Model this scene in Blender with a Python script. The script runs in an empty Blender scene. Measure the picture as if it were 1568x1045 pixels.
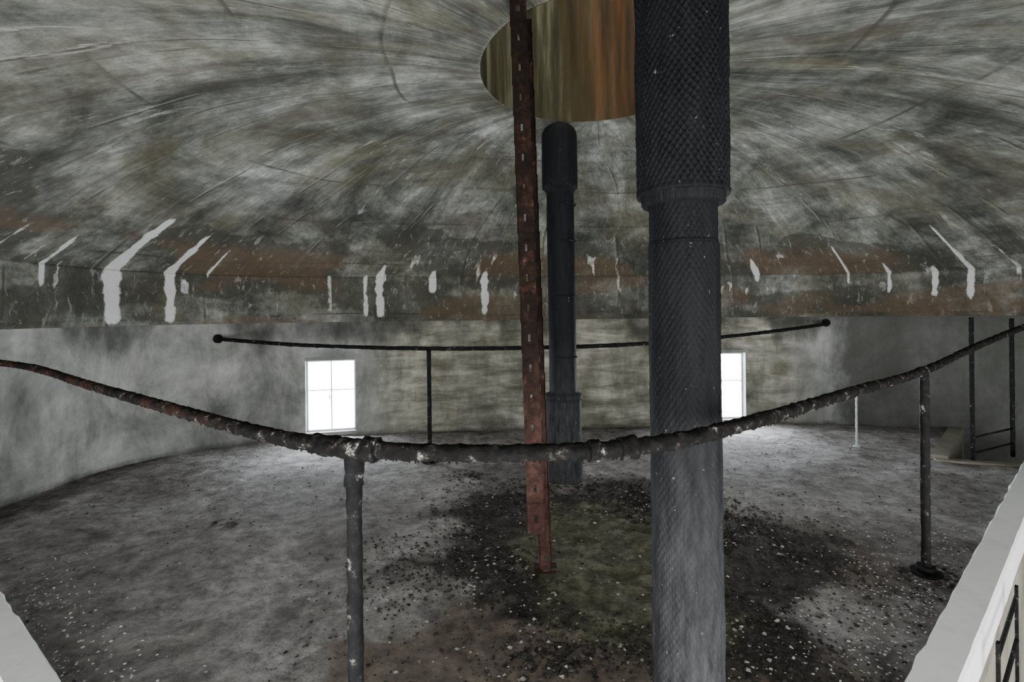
import bpy, bmesh, math, random
from mathutils import Vector, noise, Matrix
random.seed(7)
S=bpy.context.scene
EYE=1.37

# ---------------------------------------------------------------- helpers
def fract(x,y,z=0.0,o=4):
    return noise.fractal(Vector((x,y,z)),0.8,2.1,o)
def sm(a,b,x):
    if a==b: return 1.0 if x>=a else 0.0
    t=max(0,min(1,(x-a)/(b-a))); return t*t*(3-2*t)
def link(o,parent=None):
    S.collection.objects.link(o)
    if parent: o.parent=parent
    return o
def mesh_obj(name,v,f,mat=None,parent=None,smooth=False,uvs=None,attrs=None):
    m=bpy.data.meshes.new(name); m.from_pydata(v,[],f); m.update()
    if smooth:
        for p in m.polygons: p.use_smooth=True
    if uvs:
        l=m.uv_layers.new(name="UVMap")
        for lp in m.loops: l.data[lp.index].uv=uvs[lp.vertex_index]
    if attrs:
        for an,vals in attrs.items():
            a=m.color_attributes.new(name=an,type='FLOAT_COLOR',domain='POINT')
            for i,c in enumerate(vals): a.data[i].color=(c[0],c[1],c[2],1)
    o=bpy.data.objects.new(name,m)
    if mat: m.materials.append(mat)
    return link(o,parent)
def empty(name,loc=(0,0,0)):
    e=bpy.data.objects.new(name,None); e.location=(0,0,0); e.empty_display_size=.1
    return link(e)

class MB:
    """accumulates primitives in one mesh"""
    def __init__(s): s.v=[]; s.f=[]
    def add(s,v,f):
        n=len(s.v); s.v+= [tuple(p) for p in v]; s.f+=[tuple(i+n for i in q) for q in f]
    def box(s,c,size,ax=None):
        hx,hy,hz=[k/2 for k in size]; ax=ax or Matrix.Identity(3)
        vs=[Vector(c)+ax@Vector((x*hx,y*hy,z*hz)) for x in(-1,1) for y in(-1,1) for z in(-1,1)]
        s.add(vs,[(0,1,3,2),(4,6,7,5),(0,4,5,1),(2,3,7,6),(0,2,6,4),(1,5,7,3)])
    def tube(s,pts,rad,seg=16,jit=0.0,js=20,cap=True):
        pts=[Vector(p) for p in pts]; n=len(pts); rings=[]
        up=Vector((0,0,1))
        for i,p in enumerate(pts):
            t=(pts[min(i+1,n-1)]-pts[max(i-1,0)]).normalized()
            a=t.cross(up)
            if a.length<.05: a=t.cross(Vector((0,1,0)))
            a.normalize(); b=a.cross(t).normalized()
            r=rad(i) if callable(rad) else rad
            ring=[]
            for k in range(seg):
                an=2*math.pi*k/seg
                q=p+(a*math.cos(an)+b*math.sin(an))*r
                if jit: 
                    dr=jit*fract(q.x*js,q.y*js,q.z*js,3)
                    q=p+(a*math.cos(an)+b*math.sin(an))*(r+dr)
                ring.append(q)
            rings.append(ring)
        v=[q for r in rings for q in r]; f=[]
        for i in range(n-1):
            for k in range(seg):
                k2=(k+1)%seg
                f.append((i*seg+k,i*seg+k2,(i+1)*seg+k2,(i+1)*seg+k))
        if cap:
            f.append(tuple(range(seg))[::-1]); f.append(tuple((n-1)*seg+k for k in range(seg)))
        s.add(v,f)
    def obj(s,name,mat,parent=None,smooth=False):
        o=mesh_obj(name,s.v,s.f,mat,parent,smooth)
        if smooth:
            for p in o.data.polygons: p.use_smooth = len(p.vertices)<=4
        return o
def resample(pts,step):
    P=[Vector(p) for p in pts]; P=[P[0]*2-P[1]]+P+[P[-1]*2-P[-2]]; out=[]
    for i in range(1,len(P)-2):
        a,b,c,d=P[i-1:i+3]; n=max(2,int((c-b).length/step))
        for k in range(n):
            t=k/n
            out.append(.5*((2*b)+(c-a)*t+(2*a-5*b+4*c-d)*t*t+(3*b-a-3*c+d)*t**3))
    out.append(P[-2]); return out

# ---------------------------------------------------------------- materials
class N:
    def __init__(s,name,rough=.9,metal=0.0,spec=.3):
        s.m=bpy.data.materials.new(name); s.m.use_nodes=True
        s.t=s.m.node_tree; s.b=s.t.nodes['Principled BSDF']
        s.b.inputs['Roughness'].default_value=rough; s.b.inputs['Metallic'].default_value=metal
        s.b.inputs['Specular IOR Level'].default_value=spec
    def n(s,ty,**k):
        x=s.t.nodes.new(ty)
        for a,b in k.items(): setattr(x,a,b)
        return x
    def l(s,a,b): s.t.links.new(a,b)
    def co(s,kind='Object',scale=(1,1,1)):
        c=s.n('ShaderNodeTexCoord'); mp=s.n('ShaderNodeMapping'); mp.inputs['Scale'].default_value=scale
        s.l(c.outputs[kind],mp.inputs['Vector']); return mp.outputs[0]
    def noise(s,co,scale=5,detail=6,rough=.6,dist=0):
        x=s.n('ShaderNodeTexNoise'); x.inputs['Scale'].default_value=scale; x.inputs['Detail'].default_value=detail
        x.inputs['Roughness'].default_value=rough; x.inputs['Distortion'].default_value=dist
        s.l(co,x.inputs['Vector']); return x.outputs['Fac']
    def ramp(s,fac,stops):
        r=s.n('ShaderNodeValToRGB'); e=r.color_ramp.elements
        while len(e)<len(stops): e.new(.5)
        for i,(p,c) in enumerate(stops):
            e[i].position=p; e[i].color=(c,c,c,1) if not isinstance(c,tuple) else (*c,1)
        s.l(fac,r.inputs[0]); return r.outputs[0]
    def mix(s,fac,a,b,mode='MIX'):
        x=s.n('ShaderNodeMix',data_type='RGBA',blend_type=mode)
        for sock,val in ((x.inputs[0],fac),(x.inputs[6],a),(x.inputs[7],b)):
            if isinstance(val,bpy.types.NodeSocket): s.l(val,sock)
            elif isinstance(val,tuple): sock.default_value=(*val,1)
            else: sock.default_value=val
        return x.outputs[2]
    def math(s,op,a,b=0.0):
        x=s.n('ShaderNodeMath',operation=op)
        for sock,val in ((x.inputs[0],a),(x.inputs[1],b)):
            if isinstance(val,bpy.types.NodeSocket): s.l(val,sock)
            else: sock.default_value=val
        return x.outputs[0]
    def attr(s,name):
        a=s.n('ShaderNodeAttribute'); a.attribute_name=name
        p=s.n('ShaderNodeSeparateColor'); s.l(a.outputs['Color'],p.inputs[0]); return p.outputs
    def bump(s,h,st=.4,dist=.02):
        b=s.n('ShaderNodeBump'); b.inputs['Strength'].default_value=st; b.inputs['Distance'].default_value=dist
        s.l(h,b.inputs['Height']); s.l(b.outputs[0],s.b.inputs['Normal'])
    def col(s,c):
        if isinstance(c,tuple): s.b.inputs['Base Color'].default_value=(*c,1)
        else: s.l(c,s.b.inputs['Base Color'])

def rag(m,mask,co,scale=9,lo=.42,hi=.58):
    nz=m.noise(co,scale,8,.7)
    v=m.math('ADD',mask,m.math('MULTIPLY',m.math('SUBTRACT',nz,.5),.9))
    return m.ramp(v,[(lo,0.0),(hi,1.0)])

def mat_ceiling(name):
    m=N(name,.92); o=m.co('Object'); 
    c=m.ramp(m.noise(o,.95,9,.70,.7),[(.34,(.045,.048,.038)),(.45,(.115,.12,.103)),(.56,(.205,.21,.190)),(.70,(.35,.355,.332))])
    s1=m.noise(m.co('UV',(.9,.42,1)),2.2,9,.72,.7)
    c=m.mix(.95,c,m.ramp(s1,[(.36,.38),(.5,.95),(.64,1.65)]),'MULTIPLY')
    con=m.co('UV',(.3,1.0,1)); s2=m.noise(con,3.0,8,.7,.6)
    c=m.mix(.65,c,m.ramp(s2,[(.36,.42),(.5,1.0),(.64,1.6)]),'MULTIPLY')
    fine=m.noise(m.co('UV',(1.1,.8,1)),18,8,.8,.4)
    c=m.mix(.6,c,m.ramp(fine,[(.36,.5),(.5,1.0),(.64,1.5)]),'MULTIPLY')
    sep=m.n('ShaderNodeSeparateXYZ'); m.l(m.co('UV'),sep.inputs[0])
    wob=m.math('MULTIPLY',m.noise(m.co('UV',(.35,.35,1)),1.0,1),.22)
    vv=m.math('ADD',sep.outputs[1],wob)
    fr=m.math('FRACT',m.math('MULTIPLY',vv,1.7))
    ln=m.ramp(fr,[(0,0.0),(.01,1.0),(.025,1.0),(.05,0.0)])
    ln=m.math('MULTIPLY',ln,m.ramp(m.noise(o,1.3,5,.6),[(.44,0.0),(.56,.75)]))
    c=m.mix(ln,c,(.04,.04,.032))
    uu=m.math('ADD',sep.outputs[0],m.math('MULTIPLY',m.noise(m.co('UV',(.12,.5,1)),1.0,1),1.0))
    for fq,ph,mk in ((.72,.0,1.5),(1.1,.37,1.9)):
        fu=m.math('FRACT',m.math('ADD',m.math('MULTIPLY',uu,fq),ph))
        w_=.005*fq/.72
        brk=m.ramp(m.noise(o,mk,4,.6),[(.46,0.0),(.58,.8)])
        c=m.mix(m.math('MULTIPLY',m.ramp(fu,[(0,0.0),(w_,1.0),(w_*2.2,1.0),(w_*5,0.0)]),brk),c,(.035,.035,.028))
        c=m.mix(m.math('MULTIPLY',m.ramp(fu,[(w_*4,0.0),(w_*6,.6),(w_*9,0.0)]),brk),c,(.33,.33,.28))
    c=m.mix(m.ramp(m.noise(m.co('UV',(.6,.6,1)),1.9,6,.65,.5),[(.48,0.0),(.68,.45)]),c,(.175,.165,.095))
    c=m.mix(m.ramp(m.noise(m.co('UV',(.5,.7,1)),2.0,6,.65,.5),[(.52,0.0),(.66,.65)]),c,(.062,.054,.036))
    pale=m.ramp(m.noise(m.co('UV',(1.2,.5,1)),4.0,9,.76,1.0),[(.60,0.0),(.67,.75)])
    c=m.mix(pale,c,(.47,.48,.46))
    at=m.attr('stain_tone')
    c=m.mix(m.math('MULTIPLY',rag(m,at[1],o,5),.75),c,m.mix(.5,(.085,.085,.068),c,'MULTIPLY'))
    c=m.mix(m.math('MULTIPLY',rag(m,at[2],o,7,.4,.75),.55),c,(.135,.088,.05))
    spots=m.ramp(m.noise(m.co('UV',(2.0,1.0,1)),8,9,.75,.8),[(.57,0.0),(.64,1.0)])
    c=m.mix(m.math('MULTIPLY',spots,m.math('MULTIPLY',at[1],.8)),c,(.42,.42,.38))
    c=m.mix(m.math('MULTIPLY',rag(m,at[0],m.co('UV',(1.6,1,1)),14,.45,.7),.9),c,(.74,.75,.73))
    m.col(c)
    h=m.math('ADD',m.noise(o,14,8,.75),m.math('MULTIPLY',s2,1.2))
    m.bump(h,.6,.03)
    return m.m
M_ceil=mat_ceiling('ceiling_concrete')

def mat_wall():
    m=N('wall_plaster',.92); o=m.co('Object')
    c=m.ramp(m.noise(o,1.4,9,.68,.5),[(.32,(.13,.135,.122)),(.5,(.25,.255,.24)),(.68,(.39,.39,.372))])
    c=m.mix(.7,c,m.ramp(m.noise(m.co('UV',(1,.4,1)),4,8,.72,.3),[(.34,.5),(.5,1.0),(.66,1.45)]),'MULTIPLY')
    at=m.attr('stain_tone')
    bands=m.noise(m.co('UV',(.5,2.6,1)),3.2,7,.7,.5)
    c=m.mix(m.math('MULTIPLY',at[2],.9),c,m.mix(1.0,c,m.ramp(bands,[(.35,(.45,.43,.33)),(.5,(.95,.92,.80)),(.66,(1.6,1.55,1.4))]),'MULTIPLY'))
    br=m.n('ShaderNodeTexBrick'); 
    wv=m.n('ShaderNodeVectorMath',operation='ADD'); m.l(m.co('UV'),wv.inputs[0])
    nn=m.n('ShaderNodeTexNoise'); nn.inputs['Scale'].default_value=4; m.l(m.co('UV'),nn.inputs['Vector'])
    sc=m.n('ShaderNodeVectorMath',operation='SCALE'); m.l(nn.outputs['Color'],sc.inputs[0]); sc.inputs['Scale'].default_value=.07
    m.l(sc.outputs[0],wv.inputs[1]); m.l(wv.outputs[0],br.inputs['Vector'])
    br.inputs['Scale'].default_value=1.0; br.inputs['Brick Width'].default_value=.62; br.inputs['Row Height'].default_value=.2
    br.inputs['Mortar Size'].default_value=.008; br.inputs['Mortar Smooth'].default_value=1
    br.inputs['Color1'].default_value=(1,1,1,1); br.inputs['Color2'].default_value=(.8,.77,.68,1); br.inputs['Mortar'].default_value=(.55,.53,.45,1)
    c=m.mix(m.math('MULTIPLY',at[2],m.ramp(m.noise(o,2.4,4),[(.42,0.0),(.62,.8)])),c,m.mix(1.0,c,br.outputs['Color'],'MULTIPLY'))
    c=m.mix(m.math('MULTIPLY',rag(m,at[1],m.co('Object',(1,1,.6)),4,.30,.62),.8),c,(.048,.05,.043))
    m.col(c); m.bump(m.noise(o,16,8,.7),.35,.02)
    return m.m
M_wall=mat_wall()

def mat_floor():
    m=N('floor_dusty_concrete',.95); o=m.co('Object')
    c=m.ramp(m.noise(o,1.3,9,.74,.6),[(.34,(.145,.13,.118)),(.5,(.32,.30,.283)),(.66,(.56,.54,.525))])
    c=m.mix(.9,c,m.ramp(m.noise(o,9,10,.82,.3),[(.38,.42),(.5,1.0),(.62,1.55)]),'MULTIPLY')
    grit=m.ramp(m.noise(o,34,6,.75),[(.58,0.0),(.64,.7)])
    c=m.mix(m.math('MULTIPLY',grit,m.ramp(m.noise(o,1.8,5,.65),[(.42,.15),(.6,1.0)])),c,(.05,.045,.04))
    at=m.attr('stain_tone')
    c=m.mix(m.math('MULTIPLY',rag(m,at[2],o,5,.35,.7),.75),c,m.ramp(m.noise(o,14,7,.7),[(.35,(.07,.05,.035)),(.65,(.28,.21,.15))]))
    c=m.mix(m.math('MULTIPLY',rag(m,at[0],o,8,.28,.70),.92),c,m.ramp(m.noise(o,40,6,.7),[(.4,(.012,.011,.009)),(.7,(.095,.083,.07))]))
    c=m.mix(m.math('MULTIPLY',rag(m,at[1],o,6,.34,.7),.85),c,m.ramp(m.noise(o,7,9,.78),[(.34,(.035,.038,.022)),(.50,(.14,.145,.085)),(.62,(.33,.32,.23))]))
    m.col(c); m.bump(m.math('ADD',m.noise(o,30,8,.75),m.math('MULTIPLY',m.noise(o,7,4),1.5)),.9,.04)
    return m.m
M_floor=mat_floor()

def mat_white():
    m=N('white_painted_concrete',.7); o=m.co('Object')
    c=m.ramp(m.noise(o,6,8,.7),[(.3,(.87,.87,.85)),(.5,(.95,.95,.94))])
    c=m.mix(m.ramp(m.noise(o,9,8,.75),[(.66,0.0),(.74,.5)]),c,(.55,.53,.47))
    m.col(c); m.bump(m.noise(o,25,6),.2,.008); return m.m
M_white=mat_white()

def mat_rail():
    m=N('corroded_rail_steel',.8,.0,.08); o=m.co('Object')
    c=m.ramp(m.noise(o,26,9,.75),[(.40,(.006,.006,.006)),(.55,(.013,.012,.011)),(.61,(.05,.045,.04)),(.67,(.36,.35,.33))])
    sep=m.n('ShaderNodeSeparateXYZ'); m.l(o,sep.inputs[0])
    left=m.n('ShaderNodeMapRange'); m.l(sep.outputs[0],left.inputs[0]); left.inputs[1].default_value=-.6; left.inputs[2].default_value=-1.3
    rust=m.ramp(m.noise(o,6,7,.7),[(.46,0.0),(.62,.75)])
    c=m.mix(m.math('MULTIPLY',rust,left.outputs[0]),c,(.07,.03,.02))
    m.col(c); m.bump(m.noise(o,60,6,.7),.7,.01); return m.m
M_rail=mat_rail()
def mat_dark(name='dark_painted_steel'):
    m=N(name,.7,.0,.1); o=m.co('Object')
    c=m.ramp(m.noise(o,24,9,.75),[(.45,(.006,.006,.0065)),(.60,(.014,.0135,.0135)),(.68,(.25,.24,.23))])
    m.col(c); m.bump(m.noise(o,60,5),.3,.006); return m.m
M_dark=mat_dark()
def mat_rust():
    m=N('rusted_steel',.9,.0,.1); o=m.co('Object')
    sep=m.n('ShaderNodeSeparateXYZ'); m.l(o,sep.inputs[0])
    nz=m.noise(o,10,9,.75)
    up=m.ramp(nz,[(.3,(.006,.005,.0045)),(.52,(.015,.010,.008)),(.62,(.04,.019,.013)),(.72,(.25,.15,.10))])
    lo=m.ramp(nz,[(.3,(.018,.011,.010)),(.5,(.050,.025,.021)),(.65,(.10,.055,.045)),(.78,(.26,.2,.17))])
    h=m.n('ShaderNodeMapRange'); m.l(sep.outputs[2],h.inputs[0]); h.inputs[1].default_value=.5; h.inputs[2].default_value=1.3
    c=m.mix(h.outputs[0],lo,up)
    m.col(c); m.bump(m.noise(o,50,6,.7),.6,.008); return m.m
M_rust=mat_rust()
def mat_pipe():
    m=N('black_coated_pipe',.7,.0,.12); o=m.co('Object')
    sep=m.n('ShaderNodeSeparateXYZ'); m.l(o,sep.inputs[0])
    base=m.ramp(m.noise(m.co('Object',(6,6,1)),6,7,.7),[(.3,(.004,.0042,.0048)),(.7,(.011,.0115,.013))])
    lit_grey=m.ramp(m.noise(m.co('Object',(5,5,1.2)),7,8,.7),[(.35,(.016,.016,.017)),(.7,(.065,.065,.068))])  # light on the lower pipe, put into the colour as paler grey
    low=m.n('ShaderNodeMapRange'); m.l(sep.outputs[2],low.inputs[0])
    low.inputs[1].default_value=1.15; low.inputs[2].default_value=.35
    c=m.mix(m.math('MULTIPLY',low.outputs[0],.9),base,lit_grey)
    sp=m.ramp(m.noise(o,45,4,.6),[(.69,0.0),(.74,.5)])
    c=m.mix(sp,c,(.35,.34,.33))
    m.col(c); m.bump(m.noise(o,40,6),.2,.006); return m.m
M_pipe=mat_pipe()
def mat_shaft():
    m=N('shaft_stained_lining',.8,0,.1); g=m.co('Object'); st=m.co('Object',(2.6,2.6,.22))
    c=m.ramp(m.noise(st,2.6,7,.65),[(.34,(.018,.017,.009)),(.5,(.058,.055,.031)),(.66,(.17,.165,.11))])
    sep=m.n('ShaderNodeSeparateXYZ'); m.l(g,sep.inputs[0])
    om=m.math('ADD',sep.outputs[0],m.math('MULTIPLY',m.math('SUBTRACT',m.noise(st,2.2,6),.5),.9))
    orange=m.ramp(om,[(.52,0.0),(.75,1.0)])
    orange2=m.ramp(om,[(.35,0.0),(.5,1.0)])
    c=m.mix(m.math('MULTIPLY',orange2,.5),c,(.045,.032,.014))
    c=m.mix(m.math('MULTIPLY',orange,.68),c,m.ramp(m.noise(st,4,6),[(.38,(.03,.018,.010)),(.62,(.115,.052,.020))]))
    m.col(c); return m.m
M_shaft=mat_shaft()
def mat_rock():
    m=N('loose_gravel',.95)
    a=m.n('ShaderNodeAttribute'); a.attribute_name='tone'; m.col(a.outputs['Color']); return m.m
M_rock=mat_rock()
def mat_frame():
    m=N('window_frame_paint',.6); m.col(m.ramp(m.noise(m.co(),12,5),[(.3,(.38,.39,.40)),(.7,(.55,.56,.57))])); return m.m
M_frame=mat_frame()
def mat_pane():
    m=N('daylit_frosted_glass',.4); m.col((.9,.93,.97)); m.b.inputs['Emission Color'].default_value=(.86,.92,1,1)
    m.b.inputs['Emission Strength'].default_value=46; return m.m
M_pane=mat_pane()
def mat_pit():
    m=N('stairwell_concrete',.9); o=m.co()
    m.col(m.ramp(m.noise(o,2.5,8,.65),[(.3,(.16,.15,.105)),(.7,(.34,.32,.27))])); m.bump(m.noise(o,15,7),.4,.02); return m.m
M_pit=mat_pit()

# ---------------------------------------------------------------- room plan
CX,CY,A,B,NN,ROT=1.0,2.8,4.7,3.3,4.0,math.radians(4)
def outer(phi,off=0.0):
    c,s=math.cos(phi),math.sin(phi)
    r=(abs(c/A)**NN+abs(s/B)**NN)**(-1/NN)-off
    x,y=r*c,r*s
    return (CX+x*math.cos(ROT)-y*math.sin(ROT), CY+x*math.sin(ROT)+y*math.cos(ROT))
def phi_at(ratio):
    lo,hi=math.radians(25),math.radians(175)
    for _ in range(60):
        mid=(lo+hi)/2; x,y=outer(mid)
        if x/max(y,.01)>ratio: lo=mid
        else: hi=mid
    return mid
ARC=[0.0]; K=3600; px_,py_=outer(0)
for i in range(1,K+1):
    x,y=outer(2*math.pi*i/K); ARC.append(ARC[-1]+math.hypot(x-px_,y-py_)); px_,py_=x,y
def arc(phi):
    f=phi/(2*math.pi)*K; i=int(f); i=min(i,K-1); return ARC[i]+(ARC[i+1]-ARC[i])*(f-i)

HX,HY,HR,HRY=.575,3.33,.765,.87
Z_BAND0,Z_BAND1,Z_CROWN=1.29,1.80,2.94
ST=[(-.79,.085,.80,1.0),(-.675,.05,.84,1.0),(-.36,.035,.99,.85),(-.29,.03,.985,.95),(-.262,.05,.94,.95),
    (-.158,.045,.965,.4),(-.056,.05,.97,.9),(-.05,.03,.9,.0),(.435,.035,.95,.0),(.48,.05,.92,.2),(.535,.06,.70,.0),(.83,.035,.97,.6),
    (-.60,.02,.90,.1),(-.42,.02,.93,.0),(.66,.02,.86,.3),(.74,.03,.95,.5),(.9,.03,.80,.7),(-.93,.03,.9,.4)]
ST=[(arc(phi_at(r)),w,t0,zb) for r,w,t0,zb in ST]
def lime(a,t,zf):
    v=0
    for a0,w,t0,zb in ST:
        da=abs(a-a0-.012*fract(zf*3+t*9,a0,5,2))
        if da>w*2.5: continue
        ww=w*(.6+.55*sm(t0,1,t))*(.85+.5*fract(zf*4+t*20,a0*3,1,3))
        end=sm(t0-.02,t0+.03,t)*(1-sm(zb-.15,zb+.08,zf))
        v=max(v,(1-sm(ww*.3,ww*1.5,da))*end)
    if t>.8:
        k=fract(a*6.5,zf*1.2+t*4,11,3)
        v=max(v,.6*sm(.36,.6,k)*sm(.82,.93,t)*(1-sm(.3,.9,zf)))
    return v

# ceiling (domed vault)
NP,NT=1100,110
v=[];uv=[];at=[]
for j in range(NT+1):
    t=j/NT
    z=Z_BAND1+(Z_CROWN-Z_BAND1)*(1-t**2.1)
    for i in range(NP):
        phi=2*math.pi*i/NP
        ox,oy=outer(phi,.06); ix,iy=HX+HR*math.cos(phi),HY+HRY*math.sin(phi)
        x=ix+(ox-ix)*t; y=iy+(oy-iy)*t
        a=arc(phi)
        dz=.012*fract(x*1.3,y*1.3,1)
        v.append((x,y,z+dz*sm(0,.1,t)*(1-sm(.93,1,t)))); uv.append((a,t*3.0))
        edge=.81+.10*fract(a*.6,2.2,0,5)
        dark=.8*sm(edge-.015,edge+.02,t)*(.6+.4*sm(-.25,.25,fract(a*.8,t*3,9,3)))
        warm=.8*sm(.80,.93,t)*sm(-.10,.3,fract(a*.6+7,t*3,3,3))
        rim=.5*(1-sm(.004,.018,t))
        at.append((max(lime(a,t,0),rim),dark,warm))
f=[]
for j in range(NT):
    for i in range(NP):
        i2=(i+1)%NP; f.append((j*NP+i,j*NP+i2,(j+1)*NP+i2,(j+1)*NP+i))
mesh_obj('ceiling',v,f,M_ceil,None,True,uv,{'stain_tone':at})

v=[];uv=[];at=[];rows=24
prof=[(-.1,Z_BAND1+.01)]+[(.06,Z_BAND1)]+[(.06,Z_BAND1+(Z_BAND0-Z_BAND1)*k/rows) for k in range(1,rows+1)]+[(-.02,Z_BAND0)]
for j,(off,z) in enumerate(prof):
    zf=max(0,(Z_BAND1-z)/(Z_BAND1-Z_BAND0))
    for i in range(NP):
        phi=2*math.pi*i/NP; a=arc(phi)
        x,y=outer(phi,off+.008*fract(a*3,z*3,0,3)*sm(0,.1,zf)); v.append((x,y,z)); uv.append((a,3+zf*.5))
        dark=.68*(.5+.5*sm(-.35,.2,fract(a*.6,z*2,4,3)))
        warm=.7*sm(-.2,.3,fract(a*.45+3,z*1.5,2,3))
        at.append((lime(a,1.0,zf),dark,warm))
f=[]
for j in range(len(prof)-1):
    for i in range(NP):
        i2=(i+1)%NP; f.append((j*NP+i,j*NP+i2,(j+1)*NP+i2,(j+1)*NP+i))
mesh_obj('trim_1',v,f,M_ceil,None,True,uv,{'stain_tone':at})

# back wall with two window openings
WZ0,WZ1=.05,.86
wins=[(phi_at(-.307),phi_at(-.405)),(phi_at(.455),phi_at(.350))]
cols=[math.radians(-20)+math.radians(222)*i/700 for i in range(701)]
for w in wins: 
    cols=[c for c in cols if min(abs(c-w[0]),abs(c-w[1]))>.002]+[w[0],w[1]]
cols.sort()
zr=[-2.2+2.2*k/6 for k in range(6)]+[(Z_BAND0+.02)*k/40 for k in range(41)]
zr=[z for z in zr if min(abs(z-WZ0),abs(z-WZ1))>.012]+[WZ0,WZ1]; zr.sort()
v=[];uv=[];at=[]
for z in zr:
    for c in cols:
        x,y=outer(c,.004*fract(c*8,z*3,0,3)); a=arc(c%(2*math.pi)); v.append((x,y,z)); uv.append((a,z))
        r=x/max(y,.3)
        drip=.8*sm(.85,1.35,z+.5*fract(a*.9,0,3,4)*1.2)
        right=.8*sm(.56,.70,r)  # wall colour gets darker towards its right end
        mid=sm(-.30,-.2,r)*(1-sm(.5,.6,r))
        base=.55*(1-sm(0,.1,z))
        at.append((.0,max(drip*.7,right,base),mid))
f=[];nc=len(cols)
for j in range(len(zr)-1):
    zm=(zr[j]+zr[j+1])/2
    for i in range(nc-1):
        cm=(cols[i]+cols[i+1])/2
        if WZ0<zm<WZ1 and any(w[0]<cm<w[1] for w in wins): continue
        f.append((j*nc+i,j*nc+i+1,(j+1)*nc+i+1,(j+1)*nc+i))
mesh_obj('wall_back',v,f,M_wall,None,True,uv,{'stain_tone':at})

for k,w in enumerate(wins):
    p0=Vector((*outer(w[0]),0)); p1=Vector((*outer(w[1]),0)); ex=(p1-p0).normalized(); L=(p1-p0).length
    ey=Vector((ex.y,-ex.x,0)); 
    if ey.y<0: ey=-ey
    R=Matrix((ex,ey,Vector((0,0,1)))).transposed(); c=(p0+p1)/2; zc=(WZ0+WZ1)/2; H=WZ1-WZ0
    e=empty('window_%d'%(k+1))
    rv=MB(); th=.2
    for sx in(-1,1): rv.box(c+ex*sx*(L/2+.02)+ey*(th/2)+Vector((0,0,zc)),(.04,th,H+.08),R)
    for sz in(-1,1): rv.box(c+ey*(th/2)+Vector((0,0,zc+sz*(H/2+.02))),(L,th,.04),R)
    rv.obj('reveal',M_wall,e)
    fr=MB(); q=c+ey*.09+Vector((0,0,zc))
    for sx in(-1,1): fr.box(q+ex*sx*(L/2-.010),(.020,.04,H),R)
    for sz in(-1,1): fr.box(q+Vector((0,0,sz*(H/2-.010))),(L,.04,.020),R)
    fr.box(q,(.013,.03,H),R); fr.box(q+Vector((0,0,.06)),(L,.028,.011),R)
    fr.box(q+Vector((0,0,-.02))-ey*.02+ex*.02,(.012,.02,.05),R)
    fr.obj('frame',M_frame,e)
    gl=MB(); gl.box(c+ey*.12+Vector((0,0,zc)),(L,.006,H),R); gl.obj('glass_panes',M_pane,e)

# shaft above the hole, closed by an added unseen cap that keeps sky light out
v=[];f=[];n=128;hh=[2.935,3.0,3.4,4.0,4.8]
for z in hh:
    for i in range(n):
        a=2*math.pi*i/n; v.append((HX+HR*math.cos(a),HY+HRY*math.sin(a),z))
for j in range(len(hh)-1):
    for i in range(n): f.append((j*n+i,j*n+(i+1)%n,(j+1)*n+(i+1)%n,(j+1)*n+i))
f.append(tuple((len(hh)-1)*n+i for i in range(n)))
mesh_obj('access_shaft',v,f,M_shaft,None,True)

# ---------------------------------------------------------------- floor
def lineL(x): return 1.9-.74*(x+1.7)
def lineR(x): return 1.9+.86*(x-1.47)
def infloor(x,y):
    if y<lineL(x)-.06 or y<lineR(x)-.06 or y<.95: return False
    if x>3.86 and y>4.62-.4*(x-3.84) and y<4.6+.99*(x-3.84): return False
    dx,dy=x-CX,y-CY; px=dx*math.cos(-ROT)-dy*math.sin(-ROT); py=dx*math.sin(-ROT)+dy*math.cos(-ROT)
    return (abs(px/A)**NN+abs(py/B)**NN)<1.06
g=.03; x0,y0=-4.0,.9; nx,ny=int(9.9/g),int(6/g)
def fz(x,y):
    d=math.hypot(x-.55,y-2.9)
    return .012*fract(x*2,y*2,0,4)+.03*(1-sm(.5,1.3,d))*abs(fract(x*6,y*6,3,4))
idx={};v=[];at=[];f=[]
def vid(i,j):
    if (i,j) not in idx:
        x,y=x0+i*g,y0+j*g
        idx[(i,j)]=len(v); v.append((x,y,fz(x,y)))
        d=math.hypot((x-.58)/1.05,(y-2.9)/1.05); nn=fract(x*1.5,y*1.5,2,4)
        dark=.85*(1-sm(.75,1.4,d+.6*nn))
        moss=.9*(1-sm(.38,.72,math.hypot((x-.55)/1.0,(y-2.85)/1.5)+.2*nn))
        brown=.8*(1-sm(.7,1.1,math.hypot((x-.25)/1.2,(y-2.05)/.6)+.3*nn))
        brown=max(brown,.6*(1-sm(.3,.8,math.hypot((x-1.7)/.7,(y-2.9)/1.1)+.3*nn)))
        dark*=1-.75*(1-sm(.3,.8,math.hypot((x-.2)/.9,(y-2.05)/.4)+.3*nn))
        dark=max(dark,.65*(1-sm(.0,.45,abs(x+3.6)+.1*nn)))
        at.append((dark,moss,brown))
    return idx[(i,j)]
for j in range(ny):
    for i in range(nx):
        if infloor(x0+(i+.5)*g,y0+(j+.5)*g): f.append((vid(i,j),vid(i+1,j),vid(i+1,j+1),vid(i,j+1)))
mesh_obj('floor',v,f,M_floor,None,True,None,{'stain_tone':at})
mesh_obj('floor_lower',[(-4.4,-1.2,-2.1),(6.4,-1.2,-2.1),(6.4,6.6,-2.1),(-4.4,6.6,-2.1)],[(0,1,2,3)],M_pit)

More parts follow.
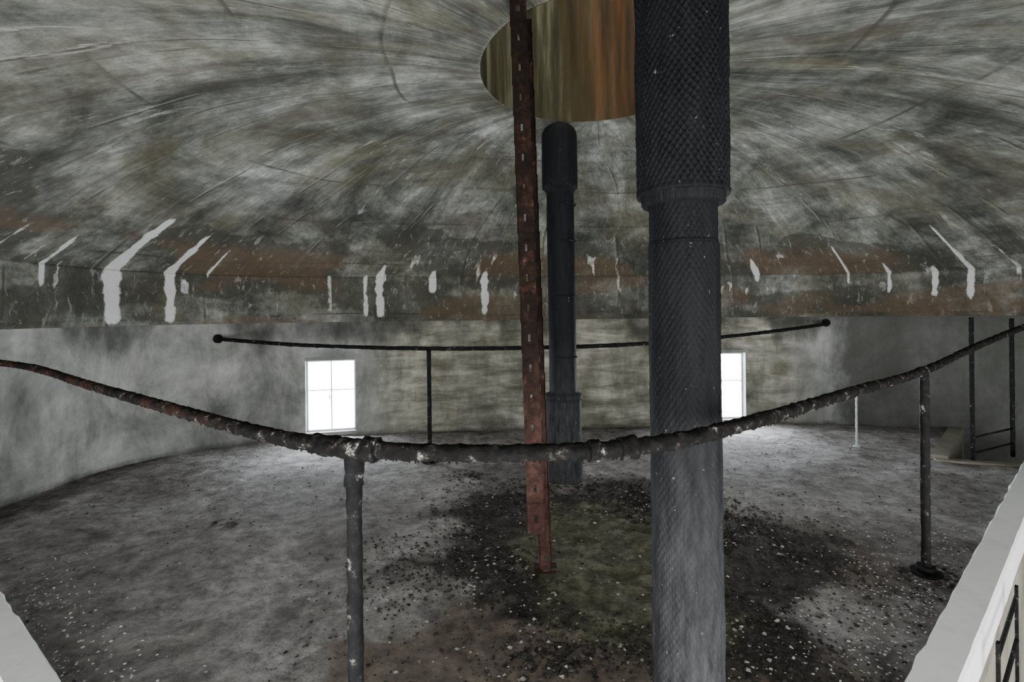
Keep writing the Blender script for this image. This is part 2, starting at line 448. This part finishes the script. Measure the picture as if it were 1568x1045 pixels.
pl=[(-4.2,lineL(-4.2)),(-.48,1.0),(.42,1.0),(4.9,lineR(4.9))]
def offs(pl,w):
    out=[]
    for i,p in enumerate(pl):
        ns=[]
        for a,b in ((i-1,i),(i,i+1)):
            if a<0 or b>=len(pl): continue
            d=Vector(pl[b])-Vector(pl[a]); d.normalize(); ns.append(Vector((d.y,-d.x)))
        nrm=sum(ns,Vector((0,0))); nrm.normalize(); k=w/max(.3,nrm.dot(ns[0]))
        out.append((p[0]+nrm.x*k,p[1]+nrm.y*k))
    return out
inn=offs(pl,.14)
def strip(name,secs,mat):
    v=[];f=[];k=len(secs);n=len(secs[0])
    for s in secs: v+=s
    for j in range(k-1):
        for i in range(n-1): f.append((j*n+i,j*n+i+1,(j+1)*n+i+1,(j+1)*n+i))
    f.append(tuple(j*n for j in range(k))); f.append(tuple(j*n+n-1 for j in range(k))[::-1])
    return mesh_obj(name,v,f,mat)
def subdiv(p,n=60):
    out=[]
    for a,b in zip(p[:-1],p[1:]):
        for k in range(n): out.append((a[0]+(b[0]-a[0])*k/n,a[1]+(b[1]-a[1])*k/n))
    out.append(p[-1]); return out
po=subdiv(pl); pi=subdiv(inn)
def jj(p,z,s=.003): return (p[0]+s*fract(p[0]*9,p[1]*9,z,3),p[1]+s*fract(p[1]*9,p[0]*9,z+4,3),z)
strip('trim_2',[[jj(p,-.3) for p in po],[jj(p,.035,.01) for p in po],[jj(((p[0]*.93+q[0]*.07),(p[1]*.93+q[1]*.07)),.05) for p,q in zip(po,pi)],
  [jj(((p[0]*.07+q[0]*.93),(p[1]*.07+q[1]*.93)),.05) for p,q in zip(po,pi)],[jj(q,.035) for q in pi],[jj(q,-.12) for q in pi],[jj(p,-.12) for p in po]],M_white)
strip('wall_stairwell',[[(q[0]*.85+p[0]*.15,q[1]*.85+p[1]*.15,-.11) for p,q in zip(po,pi)],[(q[0]*.85+p[0]*.15,q[1]*.85+p[1]*.15,-2.1) for p,q in zip(po,pi)],
   [(p[0],p[1],-2.1) for p in po],[(p[0],p[1],-.11) for p in po]],M_pit)

cb=MB()
def seg(mb,a,b,w,z0,z1):
    a=Vector((*a,0));b=Vector((*b,0));d=(b-a).normalized();R=Matrix((d,Vector((-d.y,d.x,0)),Vector((0,0,1)))).transposed()
    mb.box((a+b)/2+Vector((0,0,(z0+z1)/2)),((b-a).length,w,z1-z0),R)
seg(cb,(3.84,4.62),(5.05,5.82),.12,-.5,.05)
seg(cb,(3.80,4.62),(4.62,4.30),.08,-.5,.02)
o=cb.obj('trim_3',M_pit)

# ---------------------------------------------------------------- railings
def flange(mb,x,y,z,r=.055):
    mb.tube([(x,y,z),(x,y,z+.012)],r,20); mb.tube([(x,y,z+.012),(x,y,z+.04)],r*.6,16)
zz=lambda x,y,z0,z1:[(x,y,z0+(z1-z0)*k/60) for k in range(61)]
fr=empty('guard_railing')
pts=[(-3.62,3.45,1.09),(-2.9,3.08,1.075),(-2.05,2.46,1.05),(-1.2,1.79,1.05),(-.68,1.39,1.05),(-.39,1.23,1.05),(-.05,1.17,1.05),(.305,1.22,1.05),(.69,1.475,1.05),(1.3,1.975,1.05),(2.13,2.65,1.05),(2.92,3.2,1.14),(3.75,3.7,1.25),(4.3,4.05,1.3)]
c=resample(pts,.008)
mb=MB(); mb.tube(c,.0195,24,.0045,45); mb.obj('top_rail',M_rail,fr,True)
mb=MB()
def collar(mb,c,i0,n,r):
    mb.tube(c[i0:i0+n],lambda i:r,24,.006,40)
def near(c,x): return min(range(len(c)),key=lambda i:abs(c[i].x-x))
for x,n,r in((-.46,12,.0245),(-.335,5,.030),(-.40,20,.024),(.27,6,.0255),(2.1,10,.025),(.19,4,.025)):
    collar(mb,c,near(c,x)-n//2,n,r)
for i in range(10,len(c)-10):
    if random.random()<.30 and abs(c[i].x)<3:
        p=c[i]; l=random.uniform(.002,.008); mb.tube([p+Vector((0,0,-.012)),p+Vector((random.uniform(-.003,.003),0,-.019-l))],lambda k:.005-.003*k,6)
mb.obj('fittings',M_rail,fr,True)
mb=MB()
mb.tube(zz(-.385,1.235,0,1.04),.0185,18,.003,30)
mb.tube(zz(-.385,1.235,.96,1.04),.023,18,.004,30); flange(mb,-.385,1.235,0)
mb.tube(zz(2.13,2.65,0,1.04),.021,18,.003,30); flange(mb,2.13,2.65,0,.07)
mb.obj('posts',M_dark,fr,True)

rr=empty('rear_handrail')
pa=Vector((*outer(phi_at(-.578)),1.135)); pb=Vector((*outer(phi_at(.614)),1.215))
def inward(p,k): 
    d=Vector((CX-p.x,CY-p.y,0)).normalized(); return p+d*k
pts=[inward(pa,.01),inward(pa,.3)+Vector((.12,0,-.02)),(-1.9,4.93,1.075),(-.775,4.75,1.05),(.6,4.78,1.05),(1.9,5.1,1.09),inward(pb,.35)+Vector((-.1,0,-.03)),inward(pb,.01)]
c2=resample(pts,.03)
mb=MB(); mb.tube(c2,.0195,14,.004,20)
for p,q in((c2[0],c2[2]),(c2[-1],c2[-3])): mb.tube([p,p+(q-p)*.6],.045,16)
mb.obj('top_rail',M_dark,rr,True)
mb=MB(); mb.tube(zz(-.775,4.74,0,1.04),.021,14,.002); flange(mb,-.775,4.74,0,.08)
mb.obj('posts',M_dark,rr,True)

sr=empty('stair_railing')
mb=MB()
mb.tube(zz(4.08,4.55,-.05,1.29),.018,14,.002); mb.tube(zz(4.76,4.88,-.05,1.27),.018,14,.002)
for z in(.08,.22): mb.tube([(4.08,4.55,z),(4.76,4.88,z)],.009,10)
mb.obj('rails',M_dark,sr,True)
ld=empty('steel_ladder'); mb=MB()
dv=Vector((.758,.652,0)); base=Vector((2.19,2.275,0))
for s in(-.32,.32):
    p=base+dv*s; mb.box(p+Vector((0,0,-1.03)),(.03,.012,2.1),Matrix.Rotation(math.radians(40.7),3,'Z'))
for k in range(10):
    z=-.03-k*.21; mb.tube([base-dv*.32+Vector((0,0,z)),base+dv*.32+Vector((0,0,z))],.009,10)
mb.obj('stiles_and_rungs',M_dark,ld)

mb=MB(); mb.tube(zz(3.42,5.1,0,.54),.009,12,.003,30); mb.tube([(3.42,5.1,0),(3.42,5.1,.015)],.03,14); mb.tube([(3.42,5.1,.54),(3.42,5.1,.56)],.014,12)
mb.obj('vent_standpipe',M_frame,None,True)

# ---------------------------------------------------------------- pipes
def lathe(mb_v,mb_f,cx,cy,prof,seg,pat=None,lean=(0,0)):
    n0=len(mb_v)
    for r,z in prof:
        for k in range(seg):
            a=2*math.pi*k/seg; rr_=r+(pat(a,z) if pat else 0)
            mb_v.append((cx+lean[0]*z+rr_*math.cos(a),cy+lean[1]*z+rr_*math.sin(a),z))
    for j in range(len(prof)-1):
        for k in range(seg):
            k2=(k+1)%seg; mb_f.append((n0+j*seg+k,n0+j*seg+k2,n0+(j+1)*seg+k2,n0+(j+1)*seg+k))
def net(amp,N_,pitch):
    def p(a,z):
        wob=.35*fract(math.cos(a)*2.2,math.sin(a)*2.2,z*4,2)
        u=a*N_/(2*math.pi)+wob*.5; w=z/pitch+wob
        q=max(abs(math.cos(math.pi*(u+w))),abs(math.cos(math.pi*(u-w))))
        bag=fract(math.cos(a)*4,math.sin(a)*4,z*9,3)
        return amp*(q**7)*(.75+.6*bag)+.002*fract(math.cos(a)*3,math.sin(a)*3,z*3,2)
    return p
def zs(a,b,st): n=int(abs(b-a)/st)+1; return [a+(b-a)*k/n for k in range(n+1)]
bp=empty('insulated_riser_pipe'); PX,PY=.54,1.6; LN=(-.002,0)
v=[];f=[]; lathe(v,f,PX,PY,[(.104,z) for z in zs(0,1.58,.02)]+[(.1035,1.585),(.099,1.59)],96,lambda a,z:.0012*fract(math.cos(a)*6,math.sin(a)*6,z*2,3),LN)
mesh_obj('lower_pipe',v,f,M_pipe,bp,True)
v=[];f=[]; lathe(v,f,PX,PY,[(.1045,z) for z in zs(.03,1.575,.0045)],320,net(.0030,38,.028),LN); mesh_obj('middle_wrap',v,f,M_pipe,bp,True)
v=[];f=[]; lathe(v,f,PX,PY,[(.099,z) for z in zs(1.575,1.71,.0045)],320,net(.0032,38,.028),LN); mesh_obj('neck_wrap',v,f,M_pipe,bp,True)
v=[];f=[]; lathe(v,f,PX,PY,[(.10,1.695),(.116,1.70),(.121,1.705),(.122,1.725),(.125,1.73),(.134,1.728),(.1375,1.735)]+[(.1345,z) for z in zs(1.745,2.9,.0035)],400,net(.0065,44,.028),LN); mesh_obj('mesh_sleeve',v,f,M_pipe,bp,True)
v=[];f=[]; lathe(v,f,PX,PY,[(.17,0),(.17,.02),(.11,.02),(.11,.08)],48); mesh_obj('base_flange',v,f,M_dark,bp)

rp=empty('vertical_drain_pipe'); QX,QY=.42,4.22; LN=(-.006,0)
v=[];f=[]
lathe(v,f,QX,QY,[(.16,0),(.155,.03),(.15,.04)]+[(.147,z) for z in zs(.05,.66,.02)]+[(.155,.665),(.155,.70),(.125,.71)]+[(.112,z) for z in zs(.72,2.36,.02)]
      +[(.122,2.365),(.124,2.385),(.145,2.39),(.147,2.41),(.145,2.82),(.14,2.85),(.125,2.88),(.10,2.90),(.05,2.915),(.0,2.92)],64,lambda a,z:.003*fract(math.cos(a)*2,math.sin(a)*2,z*3,3),LN)
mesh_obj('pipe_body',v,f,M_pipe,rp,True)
mb=MB(); 
for z in(1.0,1.5,1.95,2.25): mb.tube([(QX,QY,z),(QX,QY,z+.012)],.1155,48)
mb.obj('straps',M_dark,rp,True)

# ---------------------------------------------------------------- rusted perforated ladder
rl=empty('rusted_access_ladder')
def channel(mb,x0,x1,y,z0,z1,w):
    pitch=.15; n=int((z1-z0)/pitch); X=lambda z:x0+(x1-x0)*(z/2.95)
    hw,hh=.008,.018
    for k in range(n+1):
        za=z0+k*pitch; zb=min(z1,za+pitch); zm=(za+zb)/2
        if zb-za<.06: continue
        xc=X(zm)
        mb.box((xc-w/2+(w/2-hw)/2,y,zm),(w/2-hw,.006,zb-za+.001)); mb.box((xc+w/2-(w/2-hw)/2,y,zm),(w/2-hw,.006,zb-za+.001))
        mb.box((xc,y,(za+zm-hh)/2),(2*hw,.006,zm-hh-za)); mb.box((xc,y,(zb+zm+hh)/2),(2*hw,.006,zb-zm-hh))
        for s in(-1,1): mb.box((xc+s*w/2,y+.018,zm),(.006,.042,zb-za+.001))
mb=MB(); channel(mb,.118,.045,2.55,.27,2.96,.078); mb.obj('front_stile',M_rust,rl)
mb=MB(); channel(mb,.165,.085,2.70,.0,2.92,.060); mb.obj('rear_stile',M_rust,rl)
mb=MB()
for k in range(10):
    z=.42+k*.26; xa=.118+(.045-.118)*z/2.95; xb=.165-.08*z/2.95; mb.tube([(xa,2.53,z),(xb,2.72,z)],.009,10)
mb.obj('rungs',M_rust,rl,True)
mb=MB(); mb.box((.165,2.72,.008),(.12,.12,.012)); mb.obj('foot_plate',M_rust,rl)

# ---------------------------------------------------------------- gravel / debris on the floor
v=[];f=[];tone=[]
def rock(x,y,s,c):
    n=len(v); z=fz(x,y)
    if math.hypot(x-PX,y-PY)<.19 or math.hypot(x-QX,y-QY)<.18 or math.hypot(x-.165,y-2.72)<.08 or math.hypot(x-3.42,y-5.1)<.05 or math.hypot(x-2.13,y-2.65)<.08: return
    for dx,dy,dz in((1,0,0),(-1,0,0),(0,1,0),(0,-1,0),(0,0,1),(0,0,-.6)):
        v.append((x+s*(dx*random.uniform(.6,1.2)+random.uniform(-.3,.3)),y+s*(dy*random.uniform(.6,1.2)+random.uniform(-.3,.3)),z+s*.3+s*.6*dz*random.uniform(.6,1.1))); tone.append(c)
    for t in((0,2,4),(2,1,4),(1,3,4),(3,0,4),(2,0,5),(1,2,5),(3,1,5),(0,3,5)): f.append(tuple(n+i for i in t))
def ok(x,y): return infloor(x,y) and y>lineL(x)+.03 and y>lineR(x)+.03
for _ in range(18000):
    a=random.uniform(0,6.283); r=random.gauss(.82,.32)
    x,y=.58+r*math.cos(a)*1.05,2.85+r*math.sin(a)*1.1
    if not ok(x,y) or r<0: continue
    if math.hypot((x-.52)/.9,(y-2.85)/1.35)<.45 and random.random()<.9: continue
    if fract(x*1.7,y*1.7,8,3)<-.12 and random.random()<.7: continue
    k=random.random(); g_=random.uniform(.008,.045) if k<.88 else random.uniform(.12,.45)
    rock(x,y,random.choice([.003,.005,.006,.008,.012])*random.uniform(.7,1.2),(g_,g_*.92,g_*.82))
for _ in range(6500):
    x,y=random.uniform(-3.4,4.5),random.uniform(1.0,5.6)
    if not ok(x,y) or (fract(x*1.1,y*1.1,21,3)<.0 and random.random()<.75): continue
    g_=random.choice([.03,.05,.08,.15,.3])*random.uniform(.8,1.1)
    rock(x,y,random.choice([.002,.003,.004,.006,.010])*random.uniform(.8,1.2),(g_,g_*.96,g_*.92))
for _ in range(1300):
    if random.random()<.75: x=random.gauss(1.9,.5); y=lineR(x)+abs(random.gauss(.1,.28))
    else: x=random.gauss(-1.9,.5); y=lineL(x)+abs(random.gauss(.1,.18))
    if not ok(x,y): continue
    g_=random.uniform(.3,.55); rock(x,y,random.uniform(.002,.009),(g_,g_,g_*.98))
for cx,cy,nn_,sp_ in((-.35,4.3,60,.12),(-1.9,3.4,12,.06),(2.13,2.6,70,.09),(.2,2.0,80,.12),(.4,4.0,120,.2)):
    for _ in range(nn_):
        g_=random.uniform(.01,.08); rock(random.gauss(cx,sp_),random.gauss(cy,sp_*.6),random.uniform(.006,.02),(g_,g_*.9,g_*.8))
mesh_obj('gravel_debris',v,f,M_rock,None,False,None,{'tone':tone})

# ---------------------------------------------------------------- light
w=bpy.data.worlds.new('World'); S.world=w; w.use_nodes=True
bg=w.node_tree.nodes['Background']; bg.inputs[0].default_value=(.96,.98,1,1); bg.inputs[1].default_value=4.6
def area(name,loc,tgt,sx,sy,e,col=(1,1,1)):
    d=bpy.data.lights.new(name,'AREA'); d.shape='RECTANGLE'; d.size=sx; d.size_y=sy; d.energy=e; d.color=col
    o=bpy.data.objects.new(name,d); o.location=loc; o.rotation_euler=(Vector(tgt)-Vector(loc)).to_track_quat('-Z','Y').to_euler(); link(o); return o
area('dome_fill_light',(0,-.9,.3),(.5,4,2.9),5,1.6,120,(1,.995,.97))  # added fill lamp behind the camera, aimed up to brighten the dome
area('shaft_fill_light',(HX,HY,4.7),(HX,HY,0),1.2,1.2,26,(1,.98,.94))  # added fill lamp inside the capped shaft, no opening above it

# ---------------------------------------------------------------- camera
cd=bpy.data.cameras.new('camera'); cam=bpy.data.objects.new('camera',cd); link(cam)
cd.sensor_width=36; cd.lens=18; cd.shift_y=-.02725; cd.clip_start=.02
cam.location=(0,0,EYE)
cam.rotation_euler=(Matrix.Rotation(math.radians(90),3,'X')@Matrix.Rotation(math.radians(-.6),3,'Z')).to_euler()
S.camera=cam
